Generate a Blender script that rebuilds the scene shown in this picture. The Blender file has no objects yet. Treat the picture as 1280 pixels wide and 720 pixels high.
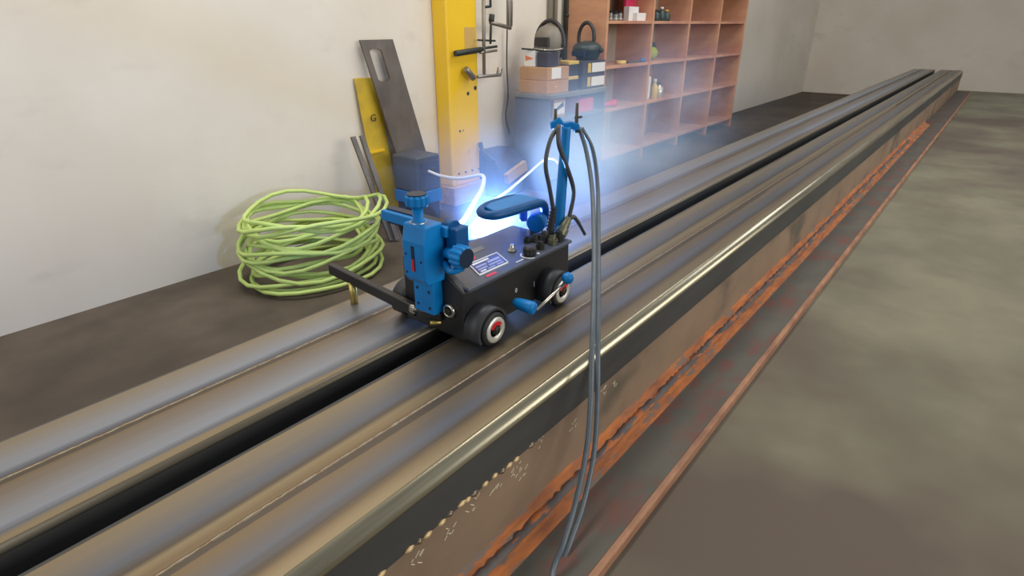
import bpy, bmesh, math, random
from mathutils import Vector, Matrix

random.seed(7)
scn = bpy.context.scene
col = scn.collection

# ------------------------------------------------------------------ camera
F = 731.0
TH = math.atan(330 / 731.0)
PSI = math.radians(38.6)
CAM = Vector((0.0, 0.0, 1.10))
FWD = Vector((math.cos(PSI) * math.cos(TH), math.sin(PSI) * math.cos(TH), -math.sin(TH)))
RGT = Vector((math.sin(PSI), -math.cos(PSI), 0))
UPV = RGT.cross(FWD)
cam_data = bpy.data.cameras.new('camera')
cam_data.sensor_width = 36.0
cam_data.lens = 36.0 * F / 1280.0
cam_data.clip_start = 0.02
cam = bpy.data.objects.new('camera', cam_data)
col.objects.link(cam)
cam.matrix_world = Matrix.Translation(CAM) @ Matrix((RGT, UPV, -FWD)).transposed().to_4x4()
scn.camera = cam

# ------------------------------------------------------------------ light
scn.view_settings.view_transform = 'Standard'
scn.view_settings.look = 'None'
scn.view_settings.gamma = 1.0
scn.view_settings.use_curve_mapping = False
scn.view_settings.exposure = -0.26
world = bpy.data.worlds.new('world')
scn.world = world
world.use_nodes = True
bg = world.node_tree.nodes['Background']
bg.inputs[0].default_value = (0.95, 0.97, 1.0, 1)
bg.inputs[1].default_value = 0.42


def area(name, loc, size, power, color, target):
    d = bpy.data.lights.new(name, 'AREA')
    d.shape = 'RECTANGLE'
    d.size, d.size_y = size
    d.energy = power
    d.color = color
    o = bpy.data.objects.new(name, d)
    col.objects.link(o)
    o.location = loc
    o.rotation_euler = (Vector(target) - Vector(loc)).to_track_quat('-Z', 'Y').to_euler()
    return o


area('ceiling_light_bank', (1.2, 1.7, 4.2), (3.5, 0.8), 105, (1.0, 0.95, 0.86), (1.2, 1.7, 0))
area('skylight', (4.6, -0.4, 4.6), (4.0, 1.6), 120, (0.97, 0.97, 1.0), (3.6, 2.0, 0.4))
area('roller_door_daylight', (-3.4, 2.0, 2.2), (3.0, 2.6), 70, (0.95, 0.97, 1.0), (2.0, 2.2, 0.6))
area('near_side_fill', (2.2, -5.4, 2.4), (6.0, 2.4), 300, (1.0, 0.97, 0.90), (2.0, 1.0, 0.5))  # unseen fill light added behind the camera to lighten the near faces

scn.cycles.use_denoising = True
scn.cycles.max_bounces = 8
scn.cycles.volume_bounces = 2
scn.cycles.sample_clamp_indirect = 4.0


# ------------------------------------------------------------------ pixel helpers
def ray(px, py):
    return RGT * (px - 640) + UPV * (360 - py) + FWD * F


def on(ax, v, px, py):
    r = ray(px, py)
    t = (v - CAM[ax]) / r[ax]
    return CAM + r * t


def onx(v, px, py): return on(0, v, px, py)
def ony(v, px, py): return on(1, v, px, py)
def onz(v, px, py): return on(2, v, px, py)


# ------------------------------------------------------------------ materials
def lin(c):
    return tuple(((v / 255) / 12.92 if v / 255 <= 0.04045 else ((v / 255 + 0.055) / 1.055) ** 2.4) for v in c) + (1.0,)


MATS = {}


def mat(name, c1, rough=0.5, metal=0.0, c2=None, scale=(8, 8, 8), detail=4.0, lo=0.35, hi=0.65,
        bump=0.0, c3=None, scale3=(3, 3, 3), lo3=0.55, hi3=0.65, rvar=0.0, emit=0.0, spec=0.5, coord='Object'):
    m = bpy.data.materials.new(name)
    m.use_nodes = True
    nt = m.node_tree
    b = nt.nodes['Principled BSDF']
    b.inputs['Base Color'].default_value = lin(c1)
    b.inputs['Roughness'].default_value = rough
    b.inputs['Metallic'].default_value = metal
    b.inputs['Specular IOR Level'].default_value = spec
    if emit:
        b.inputs['Emission Color'].default_value = lin(c1)
        b.inputs['Emission Strength'].default_value = emit
    if c2 is not None:
        tc = nt.nodes.new('ShaderNodeTexCoord')

        def noise(sc, det, lo_, hi_):
            mp = nt.nodes.new('ShaderNodeMapping')
            mp.inputs['Scale'].default_value = sc
            nt.links.new(tc.outputs[coord], mp.inputs['Vector'])
            n = nt.nodes.new('ShaderNodeTexNoise')
            n.inputs['Scale'].default_value = 1.0
            n.inputs['Detail'].default_value = det
            n.inputs['Roughness'].default_value = 0.6
            nt.links.new(mp.outputs[0], n.inputs['Vector'])
            mr = nt.nodes.new('ShaderNodeMapRange')
            mr.inputs[1].default_value = lo_
            mr.inputs[2].default_value = hi_
            nt.links.new(n.outputs['Fac'], mr.inputs[0])
            return n, mr
        n1, f1 = noise(scale, detail, lo, hi)
        mx = nt.nodes.new('ShaderNodeMix')
        mx.data_type = 'RGBA'
        mx.inputs[6].default_value = lin(c1)
        mx.inputs[7].default_value = lin(c2)
        nt.links.new(f1.outputs[0], mx.inputs[0])
        out = mx.outputs[2]
        if c3 is not None:
            n3, f3 = noise(scale3, detail, lo3, hi3)
            m3 = nt.nodes.new('ShaderNodeMix')
            m3.data_type = 'RGBA'
            m3.inputs[7].default_value = lin(c3)
            nt.links.new(out, m3.inputs[6])
            nt.links.new(f3.outputs[0], m3.inputs[0])
            out = m3.outputs[2]
        nt.links.new(out, b.inputs['Base Color'])
        if rvar:
            r = nt.nodes.new('ShaderNodeMapRange')
            r.inputs[3].default_value = rough - rvar
            r.inputs[4].default_value = rough + rvar
            nt.links.new(f1.outputs[0], r.inputs[0])
            nt.links.new(r.outputs[0], b.inputs['Roughness'])
        if bump:
            bp = nt.nodes.new('ShaderNodeBump')
            bp.inputs['Strength'].default_value = bump
            bp.inputs['Distance'].default_value = 0.003
            nt.links.new(n1.outputs['Fac'], bp.inputs['Height'])
            nt.links.new(bp.outputs[0], b.inputs['Normal'])
    MATS[name] = m
    return m


mat('wall', (222, 214, 200), 0.85, c2=(214, 204, 188), scale=(1.2, 1.2, 1.2), c3=(206, 196, 182), scale3=(3, 3, 6), lo3=.6, hi3=.8)
mat('concrete', (118, 114, 92), 0.75, c2=(98, 94, 76), scale=(3, 3, 3), bump=.3, c3=(84, 72, 60), scale3=(1.1, 1.1, 1.1), lo3=.45, hi3=.65)
mat('floor_brown', (98, 86, 72), 0.75, c2=(78, 68, 58), scale=(3, 3, 3), bump=.3, c3=(64, 54, 46), scale3=(1.1, 1.1, 1.1), lo3=.45, hi3=.65)
mat('steel_top', (128, 130, 138), 0.34, 0.85, c2=(112, 108, 104), scale=(1.2, 26, 26), bump=.06, rvar=.07,
    c3=(108, 92, 70), scale3=(.7, 16, 10), lo3=.56, hi3=.7)
def graded(name, stops):
    """steel plate whose grinding bands, and painted sheen on the far beam, run lengthwise; stops are (local y in m, colour)"""
    m = mat(name, (128, 130, 138), .40, .78, c2=(112, 108, 104), scale=(1.2, 26, 26), bump=.05, rvar=.06)
    nt = m.node_tree
    b = nt.nodes['Principled BSDF']
    tc = nt.nodes.new('ShaderNodeTexCoord')
    sp = nt.nodes.new('ShaderNodeSeparateXYZ')
    nt.links.new(tc.outputs['Object'], sp.inputs[0])
    mp = nt.nodes.new('ShaderNodeMapping')
    mp.inputs['Scale'].default_value = (1.6, 60, 1)
    nt.links.new(tc.outputs['Object'], mp.inputs[0])
    nz = nt.nodes.new('ShaderNodeTexNoise')
    nz.inputs['Scale'].default_value = 1.0
    nz.inputs['Detail'].default_value = 6.0
    nt.links.new(mp.outputs[0], nz.inputs['Vector'])
    ma = nt.nodes.new('ShaderNodeMath')
    ma.operation = 'MULTIPLY_ADD'
    ma.inputs[1].default_value = .026
    ma.inputs[2].default_value = .05 - .013
    nt.links.new(nz.outputs['Fac'], ma.inputs[0])
    ad = nt.nodes.new('ShaderNodeMath')
    ad.operation = 'ADD'
    nt.links.new(ma.outputs[0], ad.inputs[0])
    nt.links.new(sp.outputs['Y'], ad.inputs[1])
    sc = nt.nodes.new('ShaderNodeMath')
    sc.operation = 'MULTIPLY'
    sc.inputs[1].default_value = 10.0
    nt.links.new(ad.outputs[0], sc.inputs[0])
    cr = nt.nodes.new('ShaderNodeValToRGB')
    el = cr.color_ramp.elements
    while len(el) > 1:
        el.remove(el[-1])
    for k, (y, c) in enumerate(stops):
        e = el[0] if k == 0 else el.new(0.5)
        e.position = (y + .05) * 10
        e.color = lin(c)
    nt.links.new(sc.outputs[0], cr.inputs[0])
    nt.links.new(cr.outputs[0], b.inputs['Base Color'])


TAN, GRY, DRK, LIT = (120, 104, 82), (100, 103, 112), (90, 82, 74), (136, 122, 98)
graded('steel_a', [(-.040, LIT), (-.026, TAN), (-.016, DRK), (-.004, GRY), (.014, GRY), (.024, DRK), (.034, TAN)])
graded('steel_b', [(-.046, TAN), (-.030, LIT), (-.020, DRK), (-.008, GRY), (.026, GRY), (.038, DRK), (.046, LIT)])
SHEEN = (138, 143, 154)  # pale blue-grey: window reflection painted into the far beam's top colour
graded('steel_c', [(-.048, LIT), (-.040, GRY), (-.024, SHEEN), (.024, SHEEN), (.038, DRK), (.046, TAN)])
graded('steel_d', [(-.046, DRK), (-.034, GRY), (-.020, SHEEN), (.030, SHEEN), (.044, LIT)])
mat('steel_brown', (116, 104, 88), 0.42, 0.75, c2=(100, 92, 82), scale=(2, 40, 40), bump=.08, c3=(140, 124, 96), scale3=(1.5, 50, 20), lo3=.56, hi3=.68)
mat('steel_edge_dull', (118, 110, 94), 0.42, 0.7, c2=(92, 86, 74), scale=(2, 60, 60), bump=.08)
mat('steel_edge', (166, 160, 138), 0.28, 0.85, c2=(124, 118, 100), scale=(2, 60, 60), bump=.08)
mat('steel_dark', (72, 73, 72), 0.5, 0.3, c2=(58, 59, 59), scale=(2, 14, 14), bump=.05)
mat('steel_web', (138, 116, 94), 0.6, 0.1, c2=(122, 102, 84), scale=(4, 4, 7), c3=(90, 82, 70), scale3=(2, 2, 3), bump=.1)
mat('rust', (182, 108, 54), 0.85, 0.05, c2=(128, 76, 48), scale=(10, 60, 60), detail=8.0, bump=.7, c3=(110, 98, 88), scale3=(14, 70, 70), lo3=.52, hi3=.62)
mat('rust_grey', (98, 92, 90), 0.7, 0.3, c2=(82, 72, 68), scale=(14, 40, 40), bump=.5, c3=(168, 98, 52), scale3=(16, 60, 60), lo3=.52, hi3=.60)
mat('flange_paint', (84, 80, 70), 0.65, 0.1, c2=(72, 70, 62), scale=(6, 10, 10), bump=.1, c3=(98, 60, 50), scale3=(9, 18, 9), lo3=.48, hi3=.66)
mat('flange_edge', (158, 116, 88), 0.7, 0.1, c2=(126, 88, 66), scale=(12, 40, 40), bump=.3)
mat('weld_silver', (134, 126, 110), 0.4, 0.7, c2=(112, 92, 70), scale=(60, 60, 60), bump=.4)
mat('weld_gold', (214, 160, 80), 0.45, 0.3, c2=(190, 180, 150), scale=(20, 20, 20))
mat('chalk', (206, 196, 170), 0.9)
mat('blue_anod', (0, 120, 190), 0.38, 0.0, c2=(0, 110, 178), scale=(20, 20, 20), spec=.35)
mat('blue_dark', (0, 74, 130), 0.4, 0.0, spec=.35)
mat('knob_face', (12, 36, 62), 0.45, 0.2)
mat('black_paint', (30, 30, 31), 0.42, 0.0, c2=(25, 25, 27), scale=(30, 30, 30))
mat('lid_paint', (82, 88, 102), 0.36, 0.2, c2=(74, 80, 94), scale=(30, 30, 30))
mat('rubber', (26, 26, 28), 0.6)
mat('fender', (44, 46, 50), 0.5)
mat('rim_silver', (206, 204, 196), 0.3, 0.5)
mat('red_paint', (190, 26, 34), 0.4)
mat('hub_dark', (40, 42, 34), 0.5, 0.4)
mat('chrome', (190, 186, 176), 0.22, 0.95)
mat('brass', (196, 176, 104), 0.35, 0.8)
mat('olive_metal', (122, 122, 100), 0.42, 0.7, c2=(88, 88, 72), scale=(90, 90, 90))
mat('label_plate', (74, 84, 140), 0.35, 0.3)
mat('print_white', (225, 228, 232), 0.5)
mat('print_lilac', (150, 160, 214), 0.5)
mat('print_red', (206, 64, 92), 0.5)
mat('cable_grey', (84, 94, 102), 0.42, c2=(74, 84, 92), scale=(60, 60, 60))
mat('cable_dark', (62, 64, 68), 0.5)
mat('torch_white', (216, 216, 222), 0.5)
mat('hose_green', (196, 216, 124), 0.5, c2=(178, 200, 112), scale=(6, 6, 6))
mat('yellow_paint', (238, 194, 40), 0.42, c2=(230, 184, 34), scale=(2, 2, 2), c3=(206, 164, 60), scale3=(5, 5, 5), lo3=.62, hi3=.72)
mat('yellow_worn', (204, 172, 44), 0.5, c2=(176, 146, 48), scale=(6, 6, 6))
mat('plate_grey', (112, 104, 96), 0.55, 0.35, c2=(92, 84, 78), scale=(5, 5, 3), c3=(122, 116, 108), scale3=(6, 6, 2))
mat('bar_steel', (116, 112, 108), 0.5, 0.5, c2=(88, 82, 78), scale=(10, 10, 4))
mat('box_grey', (72, 74, 80), 0.55, c2=(64, 66, 72), scale=(6, 6, 6))
mat('box_blue', (28, 112, 186), 0.45)
mat('cardboard', (190, 148, 104), 0.85, c2=(178, 136, 94), scale=(6, 6, 6))
mat('paper', (228, 226, 222), 0.8)
mat('orange_print', (226, 128, 84), 0.7)
mat('dark_box', (62, 60, 72), 0.7)
mat('bench_grey', (98, 104, 122), 0.6, c2=(88, 94, 112), scale=(4, 4, 4))
mat('bench_top', (128, 128, 124), 0.5, c2=(112, 112, 110), scale=(5, 5, 5))
mat('helmet_black', (48, 46, 46), 0.4)
mat('helmet_grey', (124, 116, 104), 0.5)
mat('helmet_green', (44, 58, 56), 0.4)
mat('shelf_wood', (208, 156, 118), 0.65, c2=(194, 138, 106), scale=(3, 3, 12), c3=(184, 124, 104), scale3=(2, 2, 2))
mat('shelf_back', (178, 162, 142), 0.8, c2=(160, 146, 130), scale=(3, 3, 3))
mat('pink_board', (210, 52, 92), 0.6)
mat('steel_bits', (150, 146, 138), 0.35, 0.7)
mat('tan_wood', (190, 158, 104), 0.75, c2=(168, 136, 88), scale=(4, 20, 20))
mat('dark_lump', (66, 62, 74), 0.7, c2=(52, 48, 58), scale=(10, 10, 10))
mat('pipe_grey', (150, 146, 132), 0.5, 0.3)
mat('clamp_steel', (150, 142, 132), 0.35, 0.7)
mat('clamp_dark', (52, 58, 54), 0.5, 0.3)
mat('green_bag', (164, 176, 60), 0.6)
mat('bottle_dark', (44, 60, 52), 0.35)
mat('bottle_yellow', (214, 182, 84), 0.5)
mat('stain', (196, 160, 90), 0.7)
arc_mat = mat('arc_emit', (190, 210, 255), 0.5)
_b = arc_mat.node_tree.nodes['Principled BSDF']
_b.inputs['Emission Color'].default_value = (0.6, 0.75, 1.0, 1)
_b.inputs['Emission Strength'].default_value = 400.0


# ------------------------------------------------------------------ mesh builder
WLOC = {}


class MB:
    """collects shapes in world coordinates and links them as one mesh object"""

    def __init__(self):
        self.v, self.f, self.s = [], [], []

    def add(self, vs, fs, smooth=False):
        n = len(self.v)
        self.v += [Vector(p) for p in vs]
        for f in fs:
            self.f.append(tuple(n + i for i in f))
            self.s.append(smooth)
        return self

    def box(self, a, b):
        x0, y0, z0 = a
        x1, y1, z1 = b
        return self.add([(x0, y0, z0), (x1, y0, z0), (x1, y1, z0), (x0, y1, z0), (x0, y0, z1), (x1, y0, z1), (x1, y1, z1), (x0, y1, z1)],
                        [(0, 3, 2, 1), (4, 5, 6, 7), (0, 1, 5, 4), (1, 2, 6, 5), (2, 3, 7, 6), (3, 0, 4, 7)])

    def bar(self, p0, p1, w, h, up=(0, 0, 1)):
        p0, p1 = Vector(p0), Vector(p1)
        d = (p1 - p0).normalized()
        s = d.cross(Vector(up)).normalized() * w / 2
        u = s.cross(d).normalized() * h / 2
        vs = [p0 - s - u, p0 + s - u, p0 + s + u, p0 - s + u, p1 - s - u, p1 + s - u, p1 + s + u, p1 - s + u]
        return self.add(vs, [(0, 1, 2, 3), (7, 6, 5, 4), (0, 4, 5, 1), (1, 5, 6, 2), (2, 6, 7, 3), (3, 7, 4, 0)])

    def lathe(self, p0, axis, prof, seg=20, smooth=True):
        """prof: list of (t along axis, radius)"""
        p0 = Vector(p0)
        d = Vector(axis).normalized()
        a = d.orthogonal().normalized()
        b = d.cross(a)
        vs, fs = [], []
        for t, r in prof:
            for k in range(seg):
                an = 2 * math.pi * k / seg
                vs.append(p0 + d * t + (a * math.cos(an) + b * math.sin(an)) * max(r, 1e-5))
        for i in range(len(prof) - 1):
            for k in range(seg):
                k2 = (k + 1) % seg
                fs.append((i * seg + k, i * seg + k2, (i + 1) * seg + k2, (i + 1) * seg + k))
        self.add(vs, fs, smooth)
        n = len(self.v) - len(vs)
        self.f.append(tuple(n + k for k in reversed(range(seg))))
        self.s.append(False)
        self.f.append(tuple(n + (len(prof) - 1) * seg + k for k in range(seg)))
        self.s.append(False)
        return self

    def cyl(self, p0, p1, r, r1=None, seg=16, ch=0.0):
        p0, p1 = Vector(p0), Vector(p1)
        L = (p1 - p0).length
        r1 = r if r1 is None else r1
        if ch:
            return self.lathe(p0, p1 - p0, [(0, r - ch), (ch, r), (L - ch, r1), (L, r1 - ch)], seg)
        return self.lathe(p0, p1 - p0, [(0, r), (L, r1)], seg)

    def knurl(self, p0, axis, L, r, n=14, dr=0.0015):
        d = Vector(axis).normalized()
        a = d.orthogonal().normalized()
        b = d.cross(a)
        N = n * 4
        rings = [(0, -dr * 2), (dr * 2, 0), (L - dr * 2, 0), (L, -dr * 2)]
        vs = []
        for t, off in rings:
            for k in range(N):
                an = 2 * math.pi * k / N
                rr = r + off - (dr if k % 4 in (2, 3) else 0)
                vs.append(Vector(p0) + d * t + (a * math.cos(an) + b * math.sin(an)) * rr)
        fs = []
        for i in range(3):
            for k in range(N):
                k2 = (k + 1) % N
                fs.append((i * N + k, i * N + k2, (i + 1) * N + k2, (i + 1) * N + k))
        fs.append(tuple(reversed(range(N))))
        fs.append(tuple(3 * N + k for k in range(N)))
        return self.add(vs, fs)

    def sphere(self, c, r, seg=14):
        c = Vector(c)
        n = seg // 2
        return self.lathe(c - Vector((0, 0, r)), (0, 0, 1),
                          [(r - r * math.cos(math.pi * i / n), r * math.sin(math.pi * i / n)) for i in range(n + 1)], seg)

    def tube(self, pts, r, seg=10, sub=6, rfun=None):
        pts = [Vector(p) for p in pts]
        path = []
        if sub > 1 and len(pts) > 2:
            q = [pts[0] * 2 - pts[1]] + pts + [pts[-1] * 2 - pts[-2]]
            for i in range(1, len(q) - 2):
                for k in range(sub):
                    t = k / sub
                    a, b, c, d = q[i - 1], q[i], q[i + 1], q[i + 2]
                    path.append(0.5 * ((2 * b) + (c - a) * t + (2 * a - 5 * b + 4 * c - d) * t * t + (3 * b - a - 3 * c + d) * t ** 3))
            path.append(pts[-1])
        else:
            path = pts
        n = len(path)
        vs, fs = [], []
        prev = None
        for i, p in enumerate(path):
            d = (path[min(i + 1, n - 1)] - path[max(i - 1, 0)]).normalized()
            if prev is None:
                a = d.orthogonal().normalized()
            else:
                a = (prev - d * prev.dot(d))
                a = a.normalized() if a.length > 1e-6 else d.orthogonal().normalized()
            prev = a
            b = d.cross(a)
            rr = rfun(i / (n - 1)) if rfun else r
            for k in range(seg):
                an = 2 * math.pi * k / seg
                vs.append(p + (a * math.cos(an) + b * math.sin(an)) * rr)
        for i in range(n - 1):
            for k in range(seg):
                k2 = (k + 1) % seg
                fs.append((i * seg + k, i * seg + k2, (i + 1) * seg + k2, (i + 1) * seg + k))
        m = len(self.v)
        self.add(vs, fs, True)
        self.f.append(tuple(m + k for k in reversed(range(seg))))
        self.s.append(False)
        self.f.append(tuple(m + (n - 1) * seg + k for k in range(seg)))
        self.s.append(False)
        return self

    def prism(self, poly, off, smooth=False):
        """poly: list of 3D points of one face, off: extrusion vector"""
        poly = [Vector(p) for p in poly]
        off = Vector(off)
        n = len(poly)
        fs = [tuple(reversed(range(n))), tuple(range(n, 2 * n))]
        m = len(self.v)
        self.add(poly + [p + off for p in poly], fs)
        for i in range(n):
            j = (i + 1) % n
            self.f.append((m + i, m + j, m + n + j, m + n + i))
            self.s.append(smooth)
        return self

    def build(self, name, material, parent=None, bevel=0.0, seg=2, origin=None):
        lo = Vector([min(p[i] for p in self.v) for i in range(3)])
        hi = Vector([max(p[i] for p in self.v) for i in range(3)])
        c = Vector(origin) if origin is not None else Vector(((lo.x + hi.x) / 2, (lo.y + hi.y) / 2, lo.z if parent is None else (lo.z + hi.z) / 2))
        me = bpy.data.meshes.new(name)
        me.from_pydata([p - c for p in self.v], [], self.f)
        me.polygons.foreach_set('use_smooth', self.s)
        bm = bmesh.new()
        bm.from_mesh(me)
        bmesh.ops.recalc_face_normals(bm, faces=bm.faces)
        bm.to_mesh(me)
        bm.free()
        me.update()
        me.materials.append(MATS[material])
        o = bpy.data.objects.new(name, me)
        col.objects.link(o)
        WLOC[o.name] = c
        if parent is not None:
            o.parent = parent
            o.location = c - WLOC[parent.name]
        else:
            o.location = c
        if bevel:
            bv = o.modifiers.new('bevel', 'BEVEL')
            bv.width = bevel
            bv.segments = seg
            bv.limit_method = 'ANGLE'
            bv.angle_limit = math.radians(35)
            bv.harden_normals = False
        return o


def tag(o, label, cat, group=None):
    o['label'] = label
    o['category'] = cat
    if group:
        o['group'] = group
    return o


def thing(name, label, cat, loc, group=None):
    o = bpy.data.objects.new(name, None)
    o.empty_display_size = 0.05
    col.objects.link(o)
    o.location = Vector(loc)
    WLOC[o.name] = Vector(loc)
    return tag(o, label, cat, group)


def struct(o):
    o['kind'] = 'structure'
    return o


def B(a, b):
    return MB().box(a, b)


def arcpts(cy, cz, r, a0, a1, n):
    return [(cy + r * math.cos(math.radians(a0 + (a1 - a0) * i / n)), cz + r * math.sin(math.radians(a0 + (a1 - a0) * i / n))) for i in range(n + 1)]


# ------------------------------------------------------------------ setting
WY = 2.78
struct(B((-6, -6, -0.2), (12, WY + .2, 0)).build('floor', 'floor_brown'))
struct(B((-6, WY, 0), (12, WY + .2, 3.4)).build('wall_back', 'wall'))
struct(B((11.8, -6, 0), (12, WY, 3.4)).build('wall_right', 'wall'))

# ------------------------------------------------------------------ beams
TOP = 0.63
X0, X1 = -2.2, 8.5
FLZ = 0.42


def extrude_x(poly, x0=X0, x1=X1, smooth=False):
    m = MB()
    m.prism([(x0, y, z) for y, z in poly], (x1 - x0, 0, 0), smooth)
    return m


# base girder under both beams
PLZ = FLZ - .020
struct(B((X0 - .3, -.7, 0), (X1 + .3, .96, PLZ)).build('floor_plinth', 'concrete', None, .01))
g = thing('base_plate', 'wide dark rust-speckled steel base plate lying under the two box beams', 'steel plate', (3, .6, PLZ))
extrude_x([(.270, PLZ), (.270, FLZ), (.95, FLZ), (.95, PLZ)]).build('plate', 'flange_paint', g)
extrude_x([(.2600, PLZ), (.2600, FLZ - .003), (.2630, FLZ), (.2700, FLZ), (.2700, PLZ)]).build('plate_edge', 'flange_edge', g, .001)

# near beam: rounded channel on top of a brown web plate
nb = thing('box_section', 'steel box beam with rounded bright edge, brown web and a row of weld stitches', 'beam', (3, .5, FLZ))
R = .017
YN0, YN1 = .392, .611


def top_profile(y0, y1, z_low0, z_low1, r0, r1):
    p = [(y0, z_low0)]
    p += arcpts(y0 + r0, TOP - r0, r0, 180, 90, 10)
    p += arcpts(y1 - r1, TOP - r1, r1, 90, 0, 8)
    p += [(y1, z_low1)]
    return p


WELD_Y = .5016
bm_ = extrude_x([(WELD_Y - .002, TOP - .012)] + [(YN0, TOP - .012)][:0] + [(YN0 + R + .012, TOP)][:0] +
                [(YN0 + R, TOP - .012), (YN0 + R, TOP), (WELD_Y - .002, TOP)])
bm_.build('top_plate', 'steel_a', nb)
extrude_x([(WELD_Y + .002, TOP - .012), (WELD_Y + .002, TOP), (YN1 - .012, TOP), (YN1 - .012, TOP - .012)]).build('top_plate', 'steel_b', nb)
# rounded outer corner, dark side
pts = arcpts(YN0 + R, TOP - R, R, 180, 90, 12)
inner = arcpts(YN0 + R, TOP - R, R - .010, 90, 180, 8)
extrude_x(pts + inner, smooth=True).build('rounded_corner', 'steel_edge', nb)
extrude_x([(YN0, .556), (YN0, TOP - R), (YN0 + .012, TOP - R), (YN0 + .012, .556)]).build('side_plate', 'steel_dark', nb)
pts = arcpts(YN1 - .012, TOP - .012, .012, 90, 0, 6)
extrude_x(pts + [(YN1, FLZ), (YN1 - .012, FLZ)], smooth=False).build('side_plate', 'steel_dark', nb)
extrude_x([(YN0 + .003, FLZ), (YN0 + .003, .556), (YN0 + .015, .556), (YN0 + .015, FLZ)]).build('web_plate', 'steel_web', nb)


def bead(y, z, x0, x1, r, name, material, parent, step=.006, amp=.35):
    m = MB()
    n = int((x1 - x0) / step)
    vs, fs = [], []
    S = 5
    for i in range(n + 1):
        x = x0 + i * step
        k = 1 + amp * random.uniform(-1, 1) + .3 * (i % 2)
        for j in range(S):
            a = math.pi * j / (S - 1)
            vs.append((x, y + math.cos(a) * r * (0.9 + .2 * random.random()), z + math.sin(a) * r * .55 * k - .0006))
    for i in range(n):
        for j in range(S - 1):
            fs.append((i * S + j, i * S + j + 1, (i + 1) * S + j + 1, (i + 1) * S + j))
    m.add(vs, fs, True)
    return m.build(name, material, parent)


bead(WELD_Y, TOP, -.4, 4.5, .0026, 'weld_bead', 'weld_silver', nb)
# stitch welds along the seam
sm = MB()
sm.lathe((0, 0, 0), (1, 0, 0), [(0, .0008), (.003, .0032), (.008, .0042), (.012, .003), (.015, .0008)], 8)
stitch0 = None
stpx = [(461, 712), (472, 704), (509, 679), (522, 669), (532, 660), (550, 645), (561, 636), (575, 625), (583, 619), (591, 612), (605, 600), (617, 590), (627, 582), (635, 575),
        (644, 566), (663, 551)]
for i, (px, py) in enumerate(stpx):
    p = ony(YN0, px, py)
    o = MB()
    k = random.uniform(.55, .95)
    o.lathe((p.x - .006 * k, YN0 + .001, .556 + random.uniform(-.002, .002)), (1, 0, 0.05),
            [(0, .0008), (.004 * k, .0030), (.009 * k, .0042), (.014 * k, .0030), (.018 * k, .0008)], 8)
    o.build('stitch_weld', 'weld_gold' if i % 3 else 'weld_silver', nb)
# chalk scribbles on the web
for (px, py) in ((523, 702), (560, 667), (590, 635), (619, 610), (643, 588), (752, 495), (716, 532), (677, 552), (650, 596), (770, 480)):
    p = ony(YN0 + .002, px, py)
    m = MB()
    for k in range(6):
        a = Vector((p.x + random.uniform(-.012, .012), YN0 + .0026, p.z + random.uniform(-.010, .010)))
        an = random.choice((.6, .7, .9, 2.4))
        L = random.uniform(.003, .010)
        d = Vector((math.cos(an), 0, math.sin(an)))
        m.bar(a, a + d * L, .0010, .0009, up=(0, 1, 0))
    m.build('chalk_mark', 'chalk', nb)
# rusty fillet at the foot of the web
fil = MB()
n = 500
vs, fs = [], []
S = 6
for i in range(n + 1):
    x = -.6 + i * .012
    k = [random.uniform(-.0022, .0022) for _ in range(S)]
    prof = [(YN0 + .003, FLZ + .026), (YN0 - .002, FLZ + .016), (YN0 - .010, FLZ + .011), (YN0 - .020, FLZ + .007), (YN0 - .030, FLZ + .004), (YN0 - .040, FLZ)]
    for j in range(S):
        y, z = prof[j]
        e = 0 if j == S - 1 else k[j]
        vs.append((x, y + (e if j else 0), z + e))
for i in range(n):
    for j in range(S - 1):
        fs.append((i * S + j, i * S + j + 1, (i + 1) * S + j + 1, (i + 1) * S + j))
fil.add(vs, fs, True)
fil.build('rusty_fillet', 'rust', nb)
bead(YN0 - .013, FLZ + .0095, -.6, 4.5, .0080, 'fillet_weld', 'rust_grey', nb, .01, .4)

# far beam
fb = thing('box_section', 'steel box beam alongside the coiled green hose, across the dark gap, bearing the guide arm', 'beam', (3, .76, FLZ))
YF0, YF1 = .654, .866
FW = .772
pts = arcpts(YF0 + .008, TOP - .008, .008, 180, 90, 8)
inner = arcpts(YF0 + .008, TOP - .008, .003, 90, 180, 4)
extrude_x(pts + inner, smooth=True).build('rounded_corner', 'steel_edge_dull', fb)
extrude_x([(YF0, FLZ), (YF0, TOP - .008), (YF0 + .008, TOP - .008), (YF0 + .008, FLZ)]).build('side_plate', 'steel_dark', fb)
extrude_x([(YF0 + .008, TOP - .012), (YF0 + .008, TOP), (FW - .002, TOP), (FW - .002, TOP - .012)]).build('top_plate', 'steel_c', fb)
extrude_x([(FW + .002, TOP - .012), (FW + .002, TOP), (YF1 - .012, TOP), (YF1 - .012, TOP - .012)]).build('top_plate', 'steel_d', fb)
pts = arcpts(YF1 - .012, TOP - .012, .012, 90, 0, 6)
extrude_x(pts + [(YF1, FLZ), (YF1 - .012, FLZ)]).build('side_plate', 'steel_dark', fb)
bead(FW, TOP, -.4, 4.5, .0026, 'weld_bead', 'weld_silver', fb)

# ------------------------------------------------------------------ welding tractor
T = thing('welding_tractor', 'black and blue motorised welding tractor with mast and cross slide straddling the gap', 'welding tractor', (.74, .63, TOP))
BX0, BX1, BY0, BY1, BZ0, LZ = .597, .886, .566, .705, .642, .722
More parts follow.
